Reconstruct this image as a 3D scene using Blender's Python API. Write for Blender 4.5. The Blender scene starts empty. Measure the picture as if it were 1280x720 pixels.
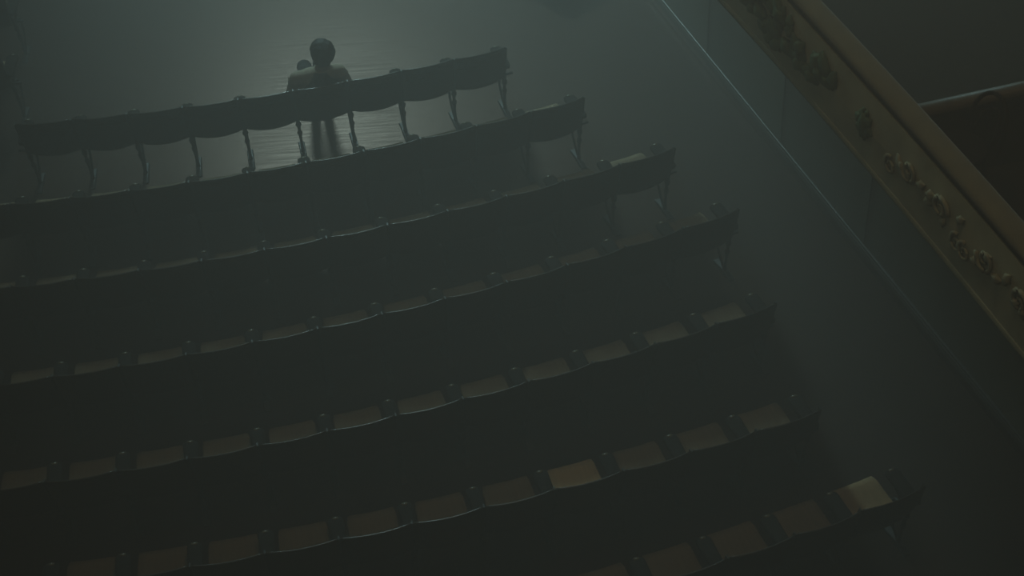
import bpy, bmesh, math, random
import numpy as np
from mathutils import Vector, Matrix

random.seed(7)
scene = bpy.context.scene
COL = scene.collection
PI = math.pi

# ------------------------------------------------------------------ camera
F_PX, PITCH, ROLL, CAM_H = 2103.29, math.radians(44.4275), math.radians(-4.0429), 9.955
right = Vector((1, 0, 0)); up = Vector((0, math.sin(PITCH), math.cos(PITCH)))
fwd = Vector((0, math.cos(PITCH), -math.sin(PITCH)))
r2 = right * math.cos(ROLL) + up * math.sin(ROLL)
u2 = up * math.cos(ROLL) - right * math.sin(ROLL)
cam_data = bpy.data.cameras.new('camera')
cam_data.sensor_width = 36.0
cam_data.lens = 36.0 * F_PX / 1280.0
cam_data.clip_end = 200
cam = bpy.data.objects.new('camera', cam_data)
COL.objects.link(cam)
cam.matrix_world = Matrix(((r2.x, u2.x, -fwd.x, 0), (r2.y, u2.y, -fwd.y, 0), (r2.z, u2.z, -fwd.z, CAM_H), (0, 0, 0, 1)))
scene.camera = cam

# ------------------------------------------------------------------ world, lights, exposure
world = bpy.data.worlds.new('world'); scene.world = world
world.use_nodes = True
bg = world.node_tree.nodes['Background']
bg.inputs[0].default_value = (1.0, 0.95, 0.66, 1)
bg.inputs[1].default_value = 0.066
vs = scene.view_settings
vs.view_transform = 'Standard'; vs.look = 'None'; vs.gamma = 1.0; vs.exposure = 0.0
vs.use_curve_mapping = False

def light(name, kind, loc, target, energy, color, **kw):
    d = bpy.data.lights.new(name, kind); d.energy = energy; d.color = color
    for k, v in kw.items(): setattr(d, k, v)
    o = bpy.data.objects.new(name, d); COL.objects.link(o); o.location = loc
    o.rotation_euler = (Vector(target) - Vector(loc)).to_track_quat('-Z', 'Y').to_euler()
    return o
# lantern high above the stage, out of frame beyond the top edge
light('stage_lantern', 'SPOT', (-2.9, 22.2, 8.9), (0.75, 12.8, 0), 21800, (0.55, 1.0, 0.99),
      spot_size=math.radians(68), spot_blend=1.0, shadow_soft_size=0.9)
# dim warm house lamp hanging under the ceiling behind and to the right
light('house_lamp', 'SPOT', (1.0, 6.4, 12.5), (0.4, 8.0, 0), 900, (1.0, 0.76, 0.45),
      spot_size=math.radians(80), spot_blend=1.0, shadow_soft_size=0.5)

# ------------------------------------------------------------------ materials
def mat(name, color, rough=0.5, spec=0.5, noise=None, bump=None, metal=0.0, sheen=0.0):
    m = bpy.data.materials.new(name); m.use_nodes = True
    nt = m.node_tree; b = nt.nodes['Principled BSDF']
    b.inputs['Base Color'].default_value = (*color, 1)
    b.inputs['Roughness'].default_value = rough
    b.inputs['Specular IOR Level'].default_value = spec
    b.inputs['Metallic'].default_value = metal
    b.inputs['Sheen Weight'].default_value = sheen
    if noise or bump:
        tc = nt.nodes.new('ShaderNodeTexCoord'); mp = nt.nodes.new('ShaderNodeMapping')
        nt.links.new(tc.outputs['Object'], mp.inputs[0])
        n = nt.nodes.new('ShaderNodeTexNoise'); nt.links.new(mp.outputs[0], n.inputs['Vector'])
        n.inputs['Detail'].default_value = 5
        sc, stretch, amt, rot = noise
        mp.inputs['Scale'].default_value = stretch; mp.inputs['Rotation'].default_value = (0, 0, rot)
        n.inputs['Scale'].default_value = sc
        mr = nt.nodes.new('ShaderNodeMapRange'); nt.links.new(n.outputs[0], mr.inputs[0])
        mr.inputs[1].default_value = 0.3; mr.inputs[2].default_value = 0.7
        mr.inputs[3].default_value = 1 - amt; mr.inputs[4].default_value = 1 + amt
        mx = nt.nodes.new('ShaderNodeVectorMath'); mx.operation = 'SCALE'
        mx.inputs[0].default_value = color; nt.links.new(mr.outputs[0], mx.inputs['Scale'])
        nt.links.new(mx.outputs[0], b.inputs['Base Color'])
        if bump:
            bp = nt.nodes.new('ShaderNodeBump'); bp.inputs['Strength'].default_value = bump
            bp.inputs['Distance'].default_value = 0.01
            nt.links.new(n.outputs[0], bp.inputs['Height']); nt.links.new(bp.outputs[0], b.inputs['Normal'])
    return m

def floor_material():
    m = mat('varnished_floorboards', (0.022, 0.013, 0.008), 0.4, 0.18, (3.0, (0.5, 9, 1), 0.35, math.radians(-7)), None)
    nt = m.node_tree; b = nt.nodes['Principled BSDF']
    tc = nt.nodes['Texture Coordinate']
    mp = nt.nodes.new('ShaderNodeMapping'); mp.inputs['Scale'].default_value = (0.7, 16, 1); mp.inputs['Rotation'].default_value = (0, 0, math.radians(-7))
    nt.links.new(tc.outputs['Object'], mp.inputs[0])
    n = nt.nodes.new('ShaderNodeTexNoise'); n.inputs['Scale'].default_value = 2.4; n.inputs['Detail'].default_value = 4
    nt.links.new(mp.outputs[0], n.inputs['Vector'])
    mr = nt.nodes.new('ShaderNodeMapRange'); nt.links.new(n.outputs[0], mr.inputs[0])
    mr.inputs[1].default_value = .3; mr.inputs[2].default_value = .7
    mr.inputs[3].default_value = 0.28; mr.inputs[4].default_value = 0.40
    nt.links.new(mr.outputs[0], b.inputs['Roughness'])
    b.inputs['Specular Tint'].default_value = (1.0, 0.50, 0.30, 1)
    bp = nt.nodes.new('ShaderNodeBump'); bp.inputs['Strength'].default_value = .16; bp.inputs['Distance'].default_value = .006
    nt.links.new(n.outputs[0], bp.inputs['Height']); nt.links.new(bp.outputs[0], b.inputs['Normal'])
    return m

M = {
    'floor': floor_material(),
    'wood': mat('dark_varnished_wood', (0.028, 0.019, 0.012), 0.27, 0.55, (6, (1, 12, 12), .3, 0)),
    'pan': mat('worn_brown_seat_wood', (0.185, 0.138, 0.083), 0.7, 0.1, (5, (10, 1, 1), .25, 0)),
    'pan_lit_pale': mat('seat_wood_lit_pale', (0.46, 0.34, 0.18), 0.7, 0.1, (5, (10, 1, 1), .15, 0)),  # light falling on one pan, put into a lighter wood colour
    'pan_lit_tan': mat('seat_wood_lit_tan', (0.30, 0.21, 0.11), 0.7, 0.1, (5, (10, 1, 1), .15, 0)),  # likewise for the end pan, toned down where the stage lantern reaches it
    'arm': mat('dark_armrest_wood', (0.012, 0.010, 0.008), 0.8, 0.08, (6, (12, 1, 1), .25, 0)),
    'cap': mat('glossy_glint_cap', (0.12, 0.10, 0.06), 0.42, 0.5, (30, (1, 1, 1), .2, 0)),  # pale glossy strip added for the lamp's glint on the arm ends
    'iron': mat('dark_cast_iron', (0.018, 0.020, 0.019), 0.5, 0.4, (20, (1, 1, 1), .2, 0)),
    'wall': mat('dark_olive_wall_paint', (0.085, 0.085, 0.058), 0.75, 0.25, (2, (1, 1, .3), .25, 0), .1),
    'base': mat('glossy_dark_skirting_paint', (0.035, 0.034, 0.028), 0.36, 0.32, (3, (1, 1, 1), .2, 0)),
    'plaster': mat('olive_cream_plaster', (0.34, 0.33, 0.21), 0.7, 0.15, (5, (1, 1, 1), .2, 0), .1),
    'leaf': mat('green_painted_stucco_leaf', (0.07, 0.11, 0.055), 0.7, 0.12, (12, (1, 1, 1), .3, 0)),
    'scroll': mat('olive_painted_stucco_scroll', (0.25, 0.24, 0.15), 0.7, 0.12, (12, (1, 1, 1), .3, 0)),
    'velvet': mat('ochre_velvet', (0.135, 0.112, 0.060), 0.85, 0.1, (8, (1, 1, 1), .15, 0), None, 0, 0.2),
    'carpet': mat('dark_box_carpet', (0.022, 0.022, 0.016), 0.95, 0.1, (14, (1, 1, 1), .3, 0)),
    'boxwall': mat('dark_box_lining', (0.028, 0.028, 0.019), 0.85, 0.15, (4, (1, 1, .5), .3, 0)),
    'caprail': mat('brown_partition_rail', (0.07, 0.058, 0.034), 0.5, 0.35, (6, (8, 1, 1), .2, 0)),
    'skin': mat('skin', (0.22, 0.13, 0.085), 0.5, 0.4, (30, (1, 1, 1), .08, 0)),
    'hair': mat('dark_hair', (0.010, 0.009, 0.008), 0.65, 0.2, (60, (1, 1, .3), .3, 0), .3),
    'shirt': mat('tan_shirt_cloth', (0.30, 0.255, 0.19), 0.85, 0.2, (40, (1, 1, 1), .12, 0), .2),
    'back_shade': mat('dark_back_shade_cloth', (0.020, 0.021, 0.022), 0.9, 0.15, (60, (1, 1, 1), .2, 0), .2),  # shade on the person's back put into a dark cloth colour
    'trousers': mat('dark_trouser_cloth', (0.022, 0.022, 0.024), 0.9, 0.15, (60, (1, 1, 1), .2, 0), .2),
    'leather': mat('black_shoe_leather', (0.014, 0.012, 0.011), 0.4, 0.5, (20, (1, 1, 1), .2, 0)),
    'pouffe': mat('dark_green_upholstery', (0.014, 0.020, 0.018), 0.8, 0.2, (25, (1, 1, 1), .2, 0), .1),
}

# ------------------------------------------------------------------ mesh helpers
class MB:
    def __init__(s): s.v = []; s.f = []; s.sm = []
    def add(s, vs_, fs, smooth=True):
        o = len(s.v); s.v += [tuple(v) for v in vs_]
        for f in fs: s.f.append(tuple(i + o for i in f)); s.sm.append(smooth)
        return s
    def box(s, c, d, smooth=False, rot=None):
        pts = []
        for z in (-1, 1):
            for y in (-1, 1):
                for x in (-1, 1):
                    p = Vector((x * d[0] / 2, y * d[1] / 2, z * d[2] / 2))
                    if rot: p = rot @ p
                    pts.append(p + Vector(c))
        return s.add(pts, [(0, 2, 3, 1), (4, 5, 7, 6), (0, 1, 5, 4), (2, 6, 7, 3), (0, 4, 6, 2), (1, 3, 7, 5)], smooth)
    def tube(s, pts, rad, n=8, caps=True, flat=1.0):
        """tube along pts; rad a number or list; flat squeezes it along the x axis"""
        pts = [Vector(p) for p in pts]
        if not hasattr(rad, '__len__'): rad = [rad] * len(pts)
        vs_, fs = [], []
        for i, p in enumerate(pts):
            t = (pts[min(i + 1, len(pts) - 1)] - pts[max(i - 1, 0)]).normalized()
            a = Vector((1, 0, 0)) if abs(t.x) < .9 else Vector((0, 1, 0))
            a = (a - t * a.dot(t)).normalized(); b = t.cross(a)
            for k in range(n):
                w = 2 * PI * k / n
                vs_.append(p + a * math.cos(w) * rad[i] * flat + b * math.sin(w) * rad[i])
        for i in range(len(pts) - 1):
            for k in range(n):
                fs.append((i * n + k, i * n + (k + 1) % n, (i + 1) * n + (k + 1) % n, (i + 1) * n + k))
        if caps:
            fs.append(tuple(range(n))[::-1]); fs.append(tuple((len(pts) - 1) * n + k for k in range(n)))
        return s.add(vs_, fs)
    def ball(s, c, r, nu=12, nv=8):
        if not hasattr(r, '__len__'): r = (r, r, r)
        vs_ = [Vector(c) + Vector((0, 0, -r[2]))]; fs = []
        for j in range(1, nv):
            a = -PI / 2 + PI * j / nv
            for i in range(nu):
                w = 2 * PI * i / nu
                vs_.append(Vector(c) + Vector((r[0] * math.cos(a) * math.cos(w), r[1] * math.cos(a) * math.sin(w), r[2] * math.sin(a))))
        vs_.append(Vector(c) + Vector((0, 0, r[2]))); T = len(vs_) - 1
        for i in range(nu):
            fs.append((0, 1 + (i + 1) % nu, 1 + i)); fs.append((T, T - nu + i, T - nu + (i + 1) % nu))
            for j in range(nv - 2):
                a = 1 + j * nu
                fs.append((a + i, a + (i + 1) % nu, a + nu + (i + 1) % nu, a + nu + i))
        return s.add(vs_, fs)
    def loft(s, loops, closed=True, caps=True, smooth=True):
        n = len(loops[0]); vs_ = [p for l in loops for p in l]; fs = []
        for i in range(len(loops) - 1):
            for k in range(n if closed else n - 1):
                fs.append((i * n + k, i * n + (k + 1) % n, (i + 1) * n + (k + 1) % n, (i + 1) * n + k))
        if caps and closed:
            fs.append(tuple(range(n))[::-1]); fs.append(tuple((len(loops) - 1) * n + k for k in range(n)))
        return s.add(vs_, fs, smooth)
    def mesh(s, name, material, recalc=True):
        me = bpy.data.meshes.new(name); me.from_pydata(s.v, [], s.f)
        me.polygons.foreach_set('use_smooth', s.sm)
        if recalc:
            bm = bmesh.new(); bm.from_mesh(me); bmesh.ops.recalc_face_normals(bm, faces=bm.faces); bm.to_mesh(me); bm.free()
        me.materials.append(M[material]); me.update()
        return me

def obj(name, me, parent=None, loc=None, rot=None):
    o = bpy.data.objects.new(name, me); COL.objects.link(o)
    if parent is not None: o.parent = parent
    if loc is not None: o.location = loc
    if rot is not None: o.rotation_euler = rot
    return o
def empty(name, loc, rz=0.0):
    o = bpy.data.objects.new(name, None); COL.objects.link(o); o.location = loc; o.rotation_euler = (0, 0, rz)
    o.empty_display_size = .2
    return o
def tag(o, label=None, cat=None, group=None, kind=None):
    if label: o['label'] = label
    if cat: o['category'] = cat
    if group: o['group'] = group
    if kind: o['kind'] = kind
    return o

# ------------------------------------------------------------------ the room
# side wall line (on the floor): from far (top of frame) to near
def wall_x(y): return 1.72 + 0.34 * (13.97 - y)
WY0, WY1 = 22.0, 2.0
WD = Vector((wall_x(WY1) - wall_x(WY0), WY1 - WY0, 0)).normalized()
WN = Vector((WD.y, -WD.x, 0))               # towards the hall
if WN.x > 0: WN = -WN
fl = MB(); fl.box((0.5, 11.5, -0.1), (30, 30, 0.2))
tag(obj('floor', fl.mesh('floor', 'floor')), 'dark varnished wooden floor of the auditorium', kind='structure')

def wpt(y, n, z): return Vector((wall_x(y), y, z)) + WN * n
w = MB()
w.loft([[wpt(y, 0, 0), wpt(y, 0, 2.86), wpt(y, -.25, 2.86), wpt(y, -.25, 0)] for y in (WY0, WY1)], smooth=False)
tag(obj('wall_right', w.mesh('wall_right', 'wall')), 'dark olive side wall under the balcony', kind='structure')
# skirting board with a double bead along its top
prof = [(0, 0), (.034, 0), (.034, .085), (.030, .092), (.020, .097), (.028, .101), (.032, .108), (.029, .116), (.020, .119), (.017, .123), (.022, .128), (.024, .134), (.019, .141), (.010, .144), (0, .144)]
w = MB(); w.loft([[wpt(y, n, z) for n, z in prof] for y in np.linspace(WY0, WY1, 6)], smooth=True)
tag(obj('baseboard_right', w.mesh('baseboard_right', 'base')), 'glossy skirting board with beaded top along the side wall', kind='structure')
# shallow pilaster strips on the wall
for i, y in enumerate((14.6, 13.2, 11.8, 10.4)):
    w = MB()
    for dy, dn in ((0, .010),):
        w.loft([[wpt(y + s_ * .16, 0.0, .144), wpt(y + s_ * .16, dn, .144), wpt(y + s_ * .16, dn, 2.84), wpt(y + s_ * .16, 0, 2.84)] for s_ in (-1, 1)], smooth=False)
    tag(obj('trim_%d' % (i + 1), w.mesh('trim', 'wall')), kind='structure')

# balcony parapet: a gently curved line in plan
def bal_x(y):
    yy = min(max(y, 5.2), 10.6)
    x = -0.0083 * yy * yy - 0.2 * yy + 4.37
    fy = np.polyfit(BL[:, 1], BL[:, 0], 2)
    x = float(np.polyval(fy, yy)); sl = float(np.polyval(np.polyder(fy), yy))
    return x + sl * (y - yy)
BL = np.array([(1.72, 9.64), (1.84, 9.16), (2.03, 8.66), (2.20, 8.19), (2.33, 7.84), (2.46, 7.53), (2.57, 6.97), (2.69, 6.60), (2.82, 6.30)])
BYS = list(np.linspace(11.2, 3.0, 34))
def bal_frame(y):
    d = Vector((bal_x(y - .01) - bal_x(y + .01), -.02, 0)).normalized()
    n = Vector((d.y, -d.x, 0))
    if n.x > 0: n = -n
    return Vector((bal_x(y), y, 0)), d, n
def bpt(y, n_, z):
    p, d, n = bal_frame(y); q = p + n * n_; return Vector((q.x, q.y, z))
def bsweep(name, prof, matname, ys=BYS, parent=None, smooth=True):
    w = MB(); w.loft([[bpt(y, n, z) for n, z in prof] for y in ys], smooth=smooth)
    return obj(name, w.mesh(name, matname), parent)
ZB, ZT = 3.0, 3.56
par = empty('balcony_parapet', (bal_x(8.0), 8.0, ZB)); 
tag(par, 'curved balcony front with stucco leaf relief and padded ochre rail', 'balcony')
bpy.context.view_layer.update()
PI_INV = par.matrix_world.inverted()
def adopt(o):
    o.parent = par; o.matrix_parent_inverse = PI_INV
    return o
adopt(bsweep('parapet_panel', [(0, ZB), (0.015, ZB + .28), (0, ZT - .03), (-.07, ZT - .03), (-.07, ZB)], 'plaster', smooth=False))
adopt(bsweep('base_moulding', [(-.05, ZB - .045), (-.012, ZB - .045), (.001, ZB - .03), (.004, ZB - .01), (.003, ZB + .01), (.0015, ZB + .02), (-.05, ZB + .02)], 'plaster'))
adopt(bsweep('rail_fillet', [(-.07, ZT - .03), (-.012, ZT - .03), (-.012, ZT + .012), (-.07, ZT + .012)], 'iron', smooth=False))
cush = []
for k in range(14):
    a = 2 * PI * k / 14
    c_, s_ = math.cos(a), math.sin(a)
    cush.append((-.062 + .074 * math.copysign(abs(c_) ** .6, c_), ZT + .045 + .036 * math.copysign(abs(s_) ** .75, s_)))
adopt(bsweep('padded_rail', cush, 'velvet'))

# stucco relief: leaves and scrolls as parts of the parapet
def leaf_mesh(name, L, W, matname, depth=.03, lobes=3):
    m = MB(); n = 9; rows = []
    for i in range(n):
        u = i / (n - 1); wdt = W * math.sin(PI * min(1, .06 + u * .97)) ** .7 * (1 + .22 * math.sin(u * PI * 2 * lobes)) + .002
        y = L * u; lift = depth * (1.2 * math.sin(PI * u) + .7 * u * u)
        rows.append([(-wdt, y, .002), (-wdt * .55, y, lift * .9), (0, y, lift * .6 + .004), (wdt * .55, y, lift * .9), (wdt, y, .002), (0, y, -.004)])
    m.loft(rows)
    return m.mesh(name, matname)
LEAF = [leaf_mesh('leaf', .15, .042, 'leaf'), leaf_mesh('leaf', .11, .036, 'leaf', .035, 2), leaf_mesh('leaf', .13, .032, 'scroll', .028, 2)]
def scroll_mesh():
    m = MB(); pts, rr = [], []
    for i in range(22):
        a = i / 21 * 3.6 * PI / 2 * 1.6; r = .075 * (1 - i / 26)
        pts.append((r * math.cos(a), r * math.sin(a), .014)); rr.append(.016 - .008 * i / 21)
    m.tube(pts, rr, 6)
    return m.mesh('scroll', 'scroll')
SCROLL = scroll_mesh()
def boss_mesh():
    m = MB(); m.ball((0, 0, .01), (.05, .09, .045), 12, 8)
    for k in range(10):
        a = 2 * PI * k / 10
        m.ball((.06 * math.cos(a), .10 * math.sin(a), .012), (.018, .022, .018), 6, 4)
    return m.mesh('boss', 'leaf')
BOSS = boss_mesh()
def on_panel(y, z):
    """frame on the panel face: x along the parapet, y up, z outward"""
    p, d, n = bal_frame(y)
    nn = .015 * (1 - abs((z - (ZB + .27)) / .27))
    o = p + n * nn; o.z = z
    X = -d; Y = Vector((0, 0, 1)); Z = X.cross(Y)
    if Z.dot(n) < 0: X = d; Z = X.cross(Y)
    return Matrix(((X.x, Y.x, Z.x, o.x), (X.y, Y.y, Z.y, o.y), (X.z, Y.z, Z.z, o.z), (0, 0, 0, 1)))
def relief(name, me, y, z, ang, s=1.0):
    o = adopt(obj(name, me))
    o.matrix_basis = on_panel(y, z) @ Matrix.Rotation(ang, 4, 'Z') @ Matrix.Diagonal((s, s, s * .75, 1))
    return o
def spray(y0, n, rnd, kinds=(0, 1), spread=.30, scale=1.0):
    for i in range(n):
        u = i / max(1, n - 1) * 2 - 1
        relief('leaf', LEAF[rnd.choice(kinds)], y0 + u * spread + rnd.uniform(-.02, .02), ZB + .29 + rnd.uniform(-.10, .08),
               rnd.uniform(-1.9, 1.9) + (PI / 2 if u < 0 else -PI / 2) * .4, scale * rnd.uniform(.8, 1.15))
rnd = random.Random(3)
for yc in (9.35, 8.75):
    spray(yc, 22, rnd, (0, 1), .34, 1.3)
relief('boss', BOSS, 8.02, ZB + .30, 0, 1.0)
for k in range(6): relief('leaf', LEAF[1], 8.02, ZB + .30, k * PI / 3 + .3, .95)
for yc in (7.35, 6.55):
    for sgn in (-1, 1):
        relief('scroll', SCROLL, yc + sgn * .17, ZB + .33, 0 if sgn < 0 else PI, 1.15)
        relief('scroll', SCROLL, yc + sgn * .36, ZB + .22, PI / 2, .9)
    spray(yc, 7, rnd, (2,), .30, .95)
spray(6.0, 8, rnd, (0, 2), .16)
for yc in (10.4, 11.2): spray(yc, 9, rnd, (0, 1), .3)
spray(5.3, 8, rnd, (0, 2), .3)

# balcony floor, back wall of the boxes
w = MB()
w.loft([[bpt(y, -.07, 2.86), bpt(y, -3.2, 2.86), bpt(y, -3.2, 3.0), bpt(y, -.07, 3.0)] for y in BYS], smooth=False)
tag(obj('floor_balcony', w.mesh('floor_balcony', 'carpet')), 'dark carpeted floor of the balcony boxes', kind='structure')
w = MB()
w.loft([[bpt(y, -3.2, 2.86), bpt(y, -3.4, 2.86), bpt(y, -3.4, 6.2), bpt(y, -3.2, 6.2)] for y in BYS], smooth=False)
tag(obj('wall_balcony', w.mesh('wall_balcony', 'boxwall')), 'dark back wall of the balcony boxes', kind='structure')

# partition between two boxes
PA, PB = Vector((2.47, 7.77, 0)), Vector((3.15, 7.92, 0))
pd = (PB - PA).normalized(); pn = Vector((-pd.y, pd.x, 0))
part = empty('box_partition', (PA.x, PA.y, 3.0), math.atan2(pd.y, pd.x))
tag(part, 'low partition with brown cap rail dividing two balcony boxes', 'partition')
LENP = 2.6
m = MB(); m.box((LENP / 2 + .04, 0, .27), (LENP, .05, .54)); obj('panel', m.mesh('panel', 'boxwall'), part)
m = MB(); m.loft([[(x, -.05, .54), (x, .05, .54), (x, .055, .565), (x, .04, .59), (x, 0, .60), (x, -.04, .59), (x, -.055, .565)] for x in (0.03, LENP + .04)])
obj('cap_rail', m.mesh('cap_rail', 'caprail'), part)
# bentwood chair in the near box, its hoop back just in front of the partition rail
ch = empty('bentwood_chair', (2.68, 7.54, 3.0), math.radians(-71))
tag(ch, 'dark bentwood chair with hoop back beside the balcony partition', 'chair')
m = MB(); m.tube([(0, 0, .43), (0, 0, .44), (0, 0, .462), (0, 0, .47)], [.16, .175, .175, .16], 20); obj('seat', m.mesh('seat', 'arm'), ch)
for sx, sy in ((-1, -1), (1, -1), (-1, 1), (1, 1)):
    m = MB(); m.tube([(sx * .15, sy * .15, 0), (sx * .135, sy * .135, .22), (sx * .115, sy * .115, .44)], [.013, .016, .018], 8)
    obj('leg', m.mesh('leg', 'arm'), ch)
def hoop(wd, top):
    pts = []
    for i in range(17):
        a = PI * i / 16; pts.append((-wd * math.cos(a), .17 + .07 * math.sin(a), .45 + (top - .45) * math.sin(a) ** .55))
    return pts
m = MB(); m.tube(hoop(.16, .76), .014, 8); bk = obj('back_hoop', m.mesh('back_hoop', 'arm'), ch)
m = MB(); m.tube(hoop(.09, .66), .011, 8); obj('inner_hoop', m.mesh('inner_hoop', 'arm'), bk)
m = MB(); m.tube([(0.128 * math.cos(2 * PI * k / 16), 0.128 * math.sin(2 * PI * k / 16), .25) for k in range(17)], .009, 6); obj('foot_ring', m.mesh('foot_ring', 'arm'), ch)

# ------------------------------------------------------------------ theatre seats
SW, BH = 0.50, 0.8725
def back_mesh():
    m = MB(); loops = []
    hw = SW / 2 - .007; nx = 14
    for i in range(nx + 1):
        x = -hw + 2 * hw * i / nx; q = 1 - (x / hw) ** 2
        bul = -.030 * q
        zt, zb = BH - .004 * (1 - q), .43 - .035 * q
        T = .016
        def yc(z): u = (BH - z) / .45; return .125 * u - .03 * math.sin(PI * min(max(u, 0), 1)) * .6
        loop = []
        nz = 7
        for k in range(nz + 1):
            z = zb + T / 2 + (zt - T / 2 - zb - T / 2) * k / nz; loop.append((x, yc(z) + bul + T / 2, z))
        loop += [(x, yc(zt) + bul + T * .36, zt - T * .14), (x, yc(zt) + bul, zt), (x, yc(zt) + bul - T * .36, zt - T * .14)]
        for k in range(nz + 1):
            z = zt - T / 2 - (zt - T / 2 - zb - T / 2) * k / nz; loop.append((x, yc(z) + bul - T / 2, z))
        loop += [(x, yc(zb) + bul - T * .36, zb + T * .14), (x, yc(zb) + bul, zb), (x, yc(zb) + bul + T * .36, zb + T * .14)]
        loops.append(loop)
    m.loft(loops)
    return m.mesh('backrest', 'wood')
def pan_mesh(matname):
    m = MB(); loops = []; ny = 8
    for i in range(ny + 1):
        u = i / ny; y = .09 + .40 * u
        hw = .186 - .010 * u
        if u > .93: hw -= .010
        dz = .474 + .008 * u * u - .010 * math.sin(PI * u)
        nose = -.012 if i == ny else 0
        loops.append([(-hw, y, dz - .028), (-hw, y, dz - .006 + nose), (-hw + .012, y, dz + nose), (-hw * .4, y, dz - .006 + nose), (hw * .4, y, dz - .006 + nose),
                      (hw - .012, y, dz + nose), (hw, y, dz - .006 + nose), (hw, y, dz - .028)])
    m.loft(loops)
    return m.mesh('seat_pan', matname)
def stanchion_mesh():
    m = MB()
    # foot plate, turned leg with knuckles, upright behind the back panels
    m.loft([[(-.03, y, 0), (.03, y, 0), (.022, y, z), (-.022, y, z)] for y, z in ((.06, .012), (.13, .03), (.23, .03), (.34, .012))], smooth=False)
    leg = [(0, .185, .02), (0, .18, .08), (0, .172, .16), (0, .165, .22), (0, .162, .245), (0, .16, .265), (0, .158, .29), (0, .152, .33), (0, .148, .355), (0, .145, .375), (0, .142, .40), (0, .13, .44)]
    m.tube(leg, [.022, .014, .013, .015, .023, .024, .014, .015, .026, .027, .017, .02], 8)
    m.loft([[(-.006, y - .012, z), (.006, y - .012, z), (.006, y + .02, z), (-.006, y + .02, z)] for y, z in ((.13, .43), (.085, .56), (.045, .72), (.016, BH - .02))], smooth=False)
    # curved front brace carrying the seat hinge
    m.tube([(0, .19, .03), (0, .27, .10), (0, .33, .20), (0, .345, .30), (0, .30, .385), (0, .20, .42), (0, .14, .42)], [.012, .012, .012, .013, .013, .014, .014], 6)
    # arm support
    m.tube([(0, .15, .42), (0, .25, .45), (0, .32, .51), (0, .335, .585)], .012, 6)
    # hinge lugs
    for sx in (-1, 1): m.tube([(sx * .005, .15, .445), (sx * .085, .15, .448)], .013, 6)
    return m.mesh('stanchion', 'iron')
def arm_mesh():
    m = MB(); loops = []
    for y, hw, zt in ((.060, .030, .605), (.075, .044, .611), (.18, .050, .608), (.30, .053, .604), (.36, .055, .603), (.392, .050, .600), (.405, .038, .594)):
        loops.append([(-hw, y, zt - .03), (-hw, y, zt - .008), (-hw * .6, y, zt), (hw * .6, y, zt), (hw, y, zt - .008), (hw, y, zt - .03)])
    m.loft(loops)
    return m.mesh('armrest', 'arm')
def cap_mesh():
    m = MB()
    m.loft([[(x, .378, .603), (x, .384, .6065), (x, .392, .6070), (x, .400, .604), (x, .405, .598), (x, .400, .590), (x, .378, .590)] for x in (-.020, .020)])
    return m.mesh('arm_glint_cap', 'cap')
BACK, PAN, PANP, PANT, STAN, ARM, CAP = back_mesh(), pan_mesh('pan'), pan_mesh('pan_lit_pale'), pan_mesh('pan_lit_tan'), stanchion_mesh(), arm_mesh(), cap_mesh()

CX, CY = -5.0336, 28.4138
ROWS = {  # row: radius, pitch, centre shift, start angle, first seat, end notch
    1: (16.6543, .4906, .6243, .0092, 0, 9),
    2: (17.7381, .4971, .1959, .0681, -4, 9),
    3: (18.7568, .5038, -.0083, .0580, -3, 11),
    4: (19.8380, .5025, -.4785, .0773, -1, 12),
    5: (20.8462, .5034, -.3411, .0715, -1, 12),
    6: (21.7144, .5038, .2659, .0451, 1, 12),
    7: (22.7876, .4969, -.2582, .2716, -5, 4),
}
ORD = ['first', 'second', 'third', 'fourth', 'fifth', 'sixth', 'seventh', 'eighth', 'ninth', 'tenth', 'eleventh', 'twelfth', 'thirteenth', 'fourteenth']
ROWTXT = {1: "the seated person's row", 2: 'first row behind the person', 3: 'second row behind the person', 4: 'third row behind the person',
          5: 'fourth row behind the person', 6: 'fifth row behind the person', 7: 'the nearest row'}
def build_seat(x, y, rz, pitch, label, group, last, lit_tone=0):
    s = empty('theatre_seat', (x, y, 0), rz); tag(s, label, 'seat', group)
    k = pitch / SW
    b = obj('backrest', BACK, s); b.scale = (k, 1, 1)
    p = obj('seat_pan', (PAN, PANP, PANT)[int(lit_tone)], s)
    if lit_tone: p['label'] = 'wooden seat pan coloured as lit'
    st = obj('stanchion', STAN, s, (-pitch / 2, 0, 0)); obj('armrest', ARM, st); obj('arm_glint_cap', CAP, st)
    if last:
        st = obj('stanchion', STAN, s, (pitch / 2, 0, 0)); obj('armrest', ARM, st); obj('arm_glint_cap', CAP, st)
    return s
PERSON_SEAT = None
for r, (R, pitch, cs, t0, j0, j1) in ROWS.items():
    for j in range(j0, j1):
        t = t0 + (j + .5) * pitch / R
        Rm = R * math.cos(pitch / R / 2)
        x, y = CX + cs + Rm * math.sin(t), CY - Rm * math.cos(t)
        n = j1 - 1 - j
        lit_tone = 1 if (r == 6 and j == 8) else 2 if (r == 7 and j == 3) else 0  # pans whose brightness under the light is put into their colour
        place = ('right end of ' if n == 0 else ORD[n] + ' from right end, ') + ROWTXT[r]
        lab = 'dark wooden theatre seat, ' + place
        if r == 1 and j == 5: lab = 'dark wooden theatre seat that the lone person sits in'
        if lit_tone and r == 6: lab = 'theatre seat with pan coloured as lit in the middle of the second nearest row'
        if lit_tone and r == 7: lab = 'theatre seat with pan coloured as lit at right end of the nearest row'
        s = build_seat(x, y, t, pitch, lab, 'theatre seats of the main block', n == 0, lit_tone)
        if r == 1 and j == 5: PERSON_SEAT = (x, y, t)
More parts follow.
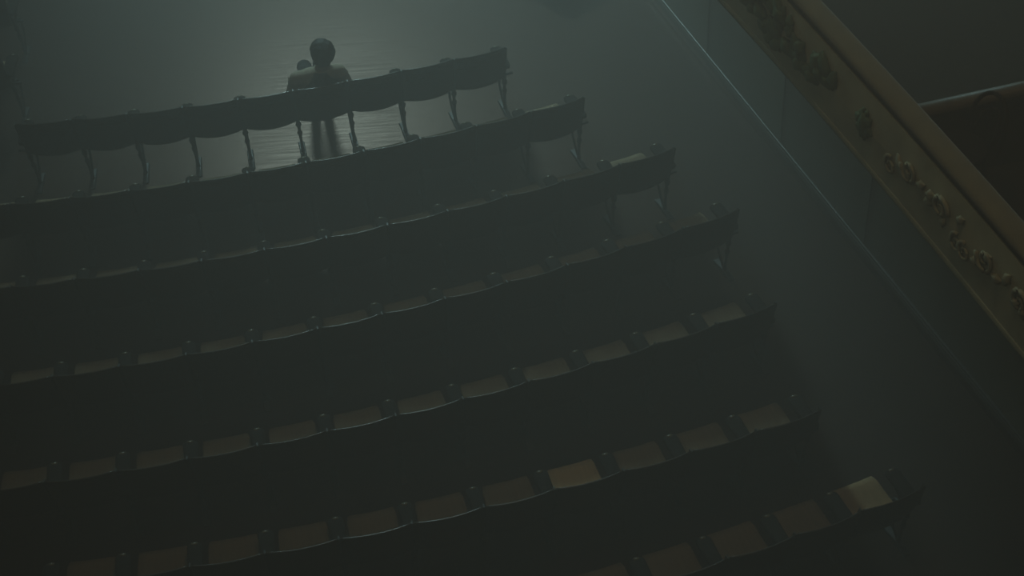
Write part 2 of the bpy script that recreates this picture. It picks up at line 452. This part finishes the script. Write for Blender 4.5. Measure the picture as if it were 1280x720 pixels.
# left-hand block beyond the aisle, only its corner shows in the top left of the frame
for R, tend, cnt, txt in ((14.62, .022, 2, 'front row of the far left block'), (15.64, .030, 2, 'second row of the far left block')):
    for j in range(cnt):
        t = tend - (j + .5) * .5 / R
        build_seat(CX + R * math.sin(t), CY - R * math.cos(t), t, .5,
                   'dark wooden theatre seat, %s seat from the aisle, %s' % (ORD[j], txt), 'theatre seats of the left block', j == 0)

# ------------------------------------------------------------------ dark pouffe on the floor by the top edge
po = empty('pouffe', (0.66, 14.68, 0), math.radians(38))
tag(po, 'dark square pouffe on the open floor, cut by the top edge', 'pouffe')
def rr_loop(hw, z, rad=.07, n=5):
    pts = []
    for cx_, cy_, a0 in ((1, 1, 0), (-1, 1, PI / 2), (-1, -1, PI), (1, -1, 3 * PI / 2)):
        for k in range(n):
            a = a0 + PI / 2 * k / (n - 1)
            pts.append(((hw - rad) * cx_ + rad * math.cos(a), (hw - rad) * cy_ + rad * math.sin(a), z))
    return pts
m = MB(); m.loft([rr_loop(h, z) for h, z in ((.26, .035), (.275, .06), (.28, .2), (.275, .33), (.25, .345))]); obj('body', m.mesh('body', 'pouffe'), po)
m = MB(); m.loft([rr_loop(h, z, .08) for h, z in ((.26, .345), (.285, .365), (.285, .41), (.25, .435), (.12, .445))]); cu = obj('cushion', m.mesh('cushion', 'pouffe'), po)
m = MB(); m.ball((0, 0, .447), (.016, .016, .006), 8, 5); obj('button', m.mesh('button', 'pouffe'), cu)
for sx in (-1, 1):
    for sy in (-1, 1):
        m = MB(); m.tube([(sx * .19, sy * .19, 0), (sx * .19, sy * .19, .04)], [.018, .024], 8); obj('foot', m.mesh('foot', 'iron'), po)

# ------------------------------------------------------------------ the seated person
def build_person(px_, py_, rz):
    root = empty('person', (px_, py_, 0), rz)
    tag(root, 'person in tan shirt with shade-darkened back seated alone, back turned', 'person')
    # segments: (a, b, ra, rb, zone, squash)
    seg = []
    def s(a, b, ra, rb, zone): seg.append((Vector(a), Vector(b), ra, rb, zone))
    # torso, slouched against the back
    for dx in (-.075, 0, .075):
        s((dx, .36, .575), (dx * 1.05, .26, .68), .098, .098, 'torso')
        s((dx * 1.05, .26, .68), (dx * 1.25, .175, .80), .098, .105, 'torso')
        s((dx * 1.25, .175, .80), (dx * 1.2, .145, .865), .105, .075, 'torso')
    s((-.180, .14, .886), (.180, .14, .886), .054, .054, 'torso')
    s((-.08, .145, .885), (.09, .145, .885), .064, .064, 'torso')
    s((.030, .145, .90), (.060, .155, .975), .066, .058, 'neck')
    for q in (-1, 1):
        sh = (q * .196, .145, .872); el = (q * .265, .18, .665); wr = (q * .228, .40, .640)
        s(sh, el, .058, .044, 'sleeve'); s(el, wr, .044, .030, 'sleeve')
        # hand resting over the armrest end: palm and five fingers
        hb = Vector(wr); pc = hb + Vector((-q * .008, .06, -.004))
        for k in (-1, 0, 1): s(hb + Vector((k * .012, .01, 0)), pc + Vector((k * .022, .02, 0)), .020, .016, 'hand')
        for k, L in ((-1.5, .85), (-.5, 1.0), (.5, .95), (1.5, .72)):
            b0 = pc + Vector((k * .0185, .025, .002)); b1 = b0 + Vector((k * .003, .036 * L, -.006)); b2 = b1 + Vector((0, .018 * L, -.024)); b3 = b2 + Vector((0, .002, -.02 * L))
            s(b0, b1, .0095, .009, 'hand'); s(b1, b2, .009, .0085, 'hand'); s(b2, b3, .0085, .0075, 'hand')
        t0_ = hb + Vector((-q * .024, .03, -.004)); t1_ = t0_ + Vector((-q * .026, .028, -.012)); t2_ = t1_ + Vector((-q * .006, .026, -.012))
        s(t0_, t1_, .011, .010, 'hand'); s(t1_, t2_, .010, .008, 'hand')
        hip = (q * .095, .37, .565); kn = (-.012 + q * .075, .755, .545); an = (.0 + q * .055, .80, .10)
        s(hip, kn, .085, .060, 'leg'); s(kn, an, .058, .038, 'leg')
        s((0 + q * .055, .79, .055), (0 + q * .065, .96, .035), .042, .034, 'shoe'); s((0 + q * .055, .77, .04), (0 + q * .055, .80, .08), .038, .04, 'shoe')
    hx, hy, hz = .072, .180, 1.070
    bm = bmesh.new()
    def capsule(a, b, ra, rb):
        m = MB(); ax = b - a; L = ax.length or 1e-4; ax = ax / L if ax.length > 1e-5 else Vector((0, 0, 1))
        pts, rr = [], []
        for k in range(5):
            g = PI / 2 * k / 4; pts.append(a - ax * ra * math.cos(g)); rr.append(max(ra * math.sin(g), .0005))
        for k in range(1, 6): pts.append(a + ax * L * k / 6); rr.append(ra + (rb - ra) * k / 6)
        for k in range(5):
            g = PI / 2 * k / 4; pts.append(b + ax * rb * math.sin(g)); rr.append(max(rb * math.cos(g), .0005))
        m.tube(pts, rr, 14); return m
    allm = MB()
    def merge(m): allm.add(m.v, m.f)
    for a, b, ra, rb, z in seg: merge(capsule(a, b, ra, rb))
    # head: cranium, face, jaw, nose, ears, brow, lips; turned a little to the left
    head = MB()
    head.ball((0, -.012, .025), (.074, .090, .082), 24, 16)
    head.ball((0, .025, -.030), (.058, .062, .070), 20, 14)
    head.ball((0, .048, -.078), (.034, .034, .026), 14, 10)
    head.tube([(0, .086, .018), (0, .098, -.010), (0, .105, -.026)], [.008, .011, .013], 8)
    for q in (-1, 1):
        head.ball((q * .076, -.004, -.006), (.010, .018, .030), 10, 8)
        head.ball((q * .030, .076, .022), (.018, .010, .008), 8, 6)
        head.ball((q * .030, .072, .004), (.012, .010, .009), 8, 6)
    head.ball((0, .083, -.052), (.024, .010, .008), 10, 6)
    HR = Matrix.Translation((hx, hy, hz)) @ Matrix.Rotation(math.radians(24), 4, 'Z') @ Matrix.Rotation(math.radians(-6), 4, 'X') @ Matrix.Scale(1.08, 4)
    merge_v = [HR @ Vector(v) for v in head.v]; allm.add(merge_v, head.f)
    me0 = allm.mesh('body_raw', 'skin')
    tmp = obj('body_raw', me0)
    md = tmp.modifiers.new('r', 'REMESH'); md.mode = 'VOXEL'; md.voxel_size = .0062; md.use_smooth_shade = True
    sm_ = tmp.modifiers.new('s', 'SMOOTH'); sm_.factor = .5; sm_.iterations = 4
    dg = bpy.context.evaluated_depsgraph_get(); ev = tmp.evaluated_get(dg)
    body_me = bpy.data.meshes.new_from_object(ev); body_me.name = 'body'
    bpy.data.objects.remove(tmp)
    body_me.materials.clear(); body_me.materials.append(M['skin'])
    body = obj('body', body_me, root)
    nv = len(body_me.vertices)
    co = np.empty(nv * 3); body_me.vertices.foreach_get('co', co); co = co.reshape(-1, 3)
    no = np.empty(nv * 3); body_me.vertices.foreach_get('normal', no); no = no.reshape(-1, 3)
    best = np.full(nv, 1e9); zone = np.zeros(nv, int); zn = ['torso', 'neck', 'sleeve', 'hand', 'leg', 'shoe', 'head']
    for a, b, ra, rb, z in seg:
        a_, b_ = np.array(a), np.array(b); ab = b_ - a_; u = np.clip(((co - a_) @ ab) / max(ab @ ab, 1e-9), 0, 1)
        d = np.linalg.norm(co - a_ - u[:, None] * ab, axis=1) - (ra + (rb - ra) * u)
        k = d < best; best[k] = d[k]; zone[k] = zn.index(z)
    dh = np.linalg.norm((co - [hx, hy, hz]) / [1, 1, 1.15], axis=1) - .085
    k = dh < best; zone[k] = 6
    polys = [tuple(p.vertices) for p in body_me.polygons]
    hinv = np.array(HR.inverted())
    hl = co @ hinv[:3, :3].T + hinv[:3, 3]
    rs = np.random.RandomState(5)
    def garment(name, keep, off, matname, parent=root):
        offs = off if hasattr(off, '__len__') else np.full(nv, off)
        fs = [p for p in polys if all(keep[i] for i in p)]
        ids = sorted({i for p in fs for i in p}); mp = {i: n for n, i in enumerate(ids)}
        outer = [tuple(co[i] + no[i] * offs[i]) for i in ids]
        n = len(outer); inner = [tuple(co[i] + no[i] * .0005) for i in ids]
        from collections import Counter
        ec = Counter(); 
        F = []
        for p in fs:
            q = tuple(mp[i] for i in p); F.append(q)
            for a, b in zip(q, q[1:] + q[:1]): ec[(min(a, b), max(a, b))] += 1
        rim = []
        for p in list(F):
            for a, b in zip(p, p[1:] + p[:1]):
                if ec[(min(a, b), max(a, b))] == 1: rim.append((b, a, a + n, b + n))
        m = MB(); m.add(outer + inner, F + rim)
        return obj(name, m.mesh(name, matname, False), parent)
    isz = lambda *zs: np.isin(zone, [zn.index(z) for z in zs])
    garment('shirt', (isz('torso', 'sleeve') & (co[:, 2] > .60)) | (isz('neck') & (co[:, 2] < .945)), .009 + .003 * np.sin(co[:, 2] * 90), 'shirt')
    # dark layer for the back's shade: torso without the shoulder tops
    back_shade = isz('torso', 'neck') & (co[:, 2] > .59) & (np.abs(co[:, 0] - .02) < .035 + (.955 - co[:, 2]) * .85) & (np.abs(co[:, 0]) < .20) & (co[:, 2] < .935)
    garment('back_shade_layer', back_shade, .017, 'back_shade')
    garment('trousers', isz('leg') | (isz('torso') & (co[:, 2] < .63)), .008 + .003 * np.sin(co[:, 1] * 60), 'trousers')
    garment('shoes', isz('shoe'), .006, 'leather')
    # hair: cap over the cranium with loose waves
    hair = isz('head', 'neck') & (hl[:, 2] > -.085) & ((hl[:, 1] < .038) | (hl[:, 2] > .070)) & ~((np.abs(hl[:, 0]) > .066) & (hl[:, 1] > -.03) & (hl[:, 2] < .02))
    offh = .026 + .004 * np.sin(hl[:, 0] * 110 + 2) * np.sin(hl[:, 1] * 100 + hl[:, 2] * 60) + .006 * np.clip(hl[:, 2] / .08, -1, 1) + rs.uniform(0, .0015, nv)
    garment('hair', hair, offh, 'hair')
    return root
build_person(*PERSON_SEAT)

# ------------------------------------------------------------------ haze in the air of the hall
hz = MB(); hz.box((0.5, 11.5, 7.0), (34, 34, 16))
hm = bpy.data.materials.new('thin_haze'); hm.use_nodes = True
nt = hm.node_tree; nt.nodes.clear()
out = nt.nodes.new('ShaderNodeOutputMaterial'); sc_ = nt.nodes.new('ShaderNodeVolumeScatter')
sc_.inputs['Color'].default_value = (0.96, 1.0, 0.99, 1); sc_.inputs['Density'].default_value = 0.088
sc_.inputs['Anisotropy'].default_value = 0.35
nt.links.new(sc_.outputs[0], out.inputs['Volume'])
M['haze'] = hm
ho = obj('haze', hz.mesh('haze', 'haze'))
tag(ho, 'thin blue-green haze hanging in the air of the hall', 'haze', kind='stuff')
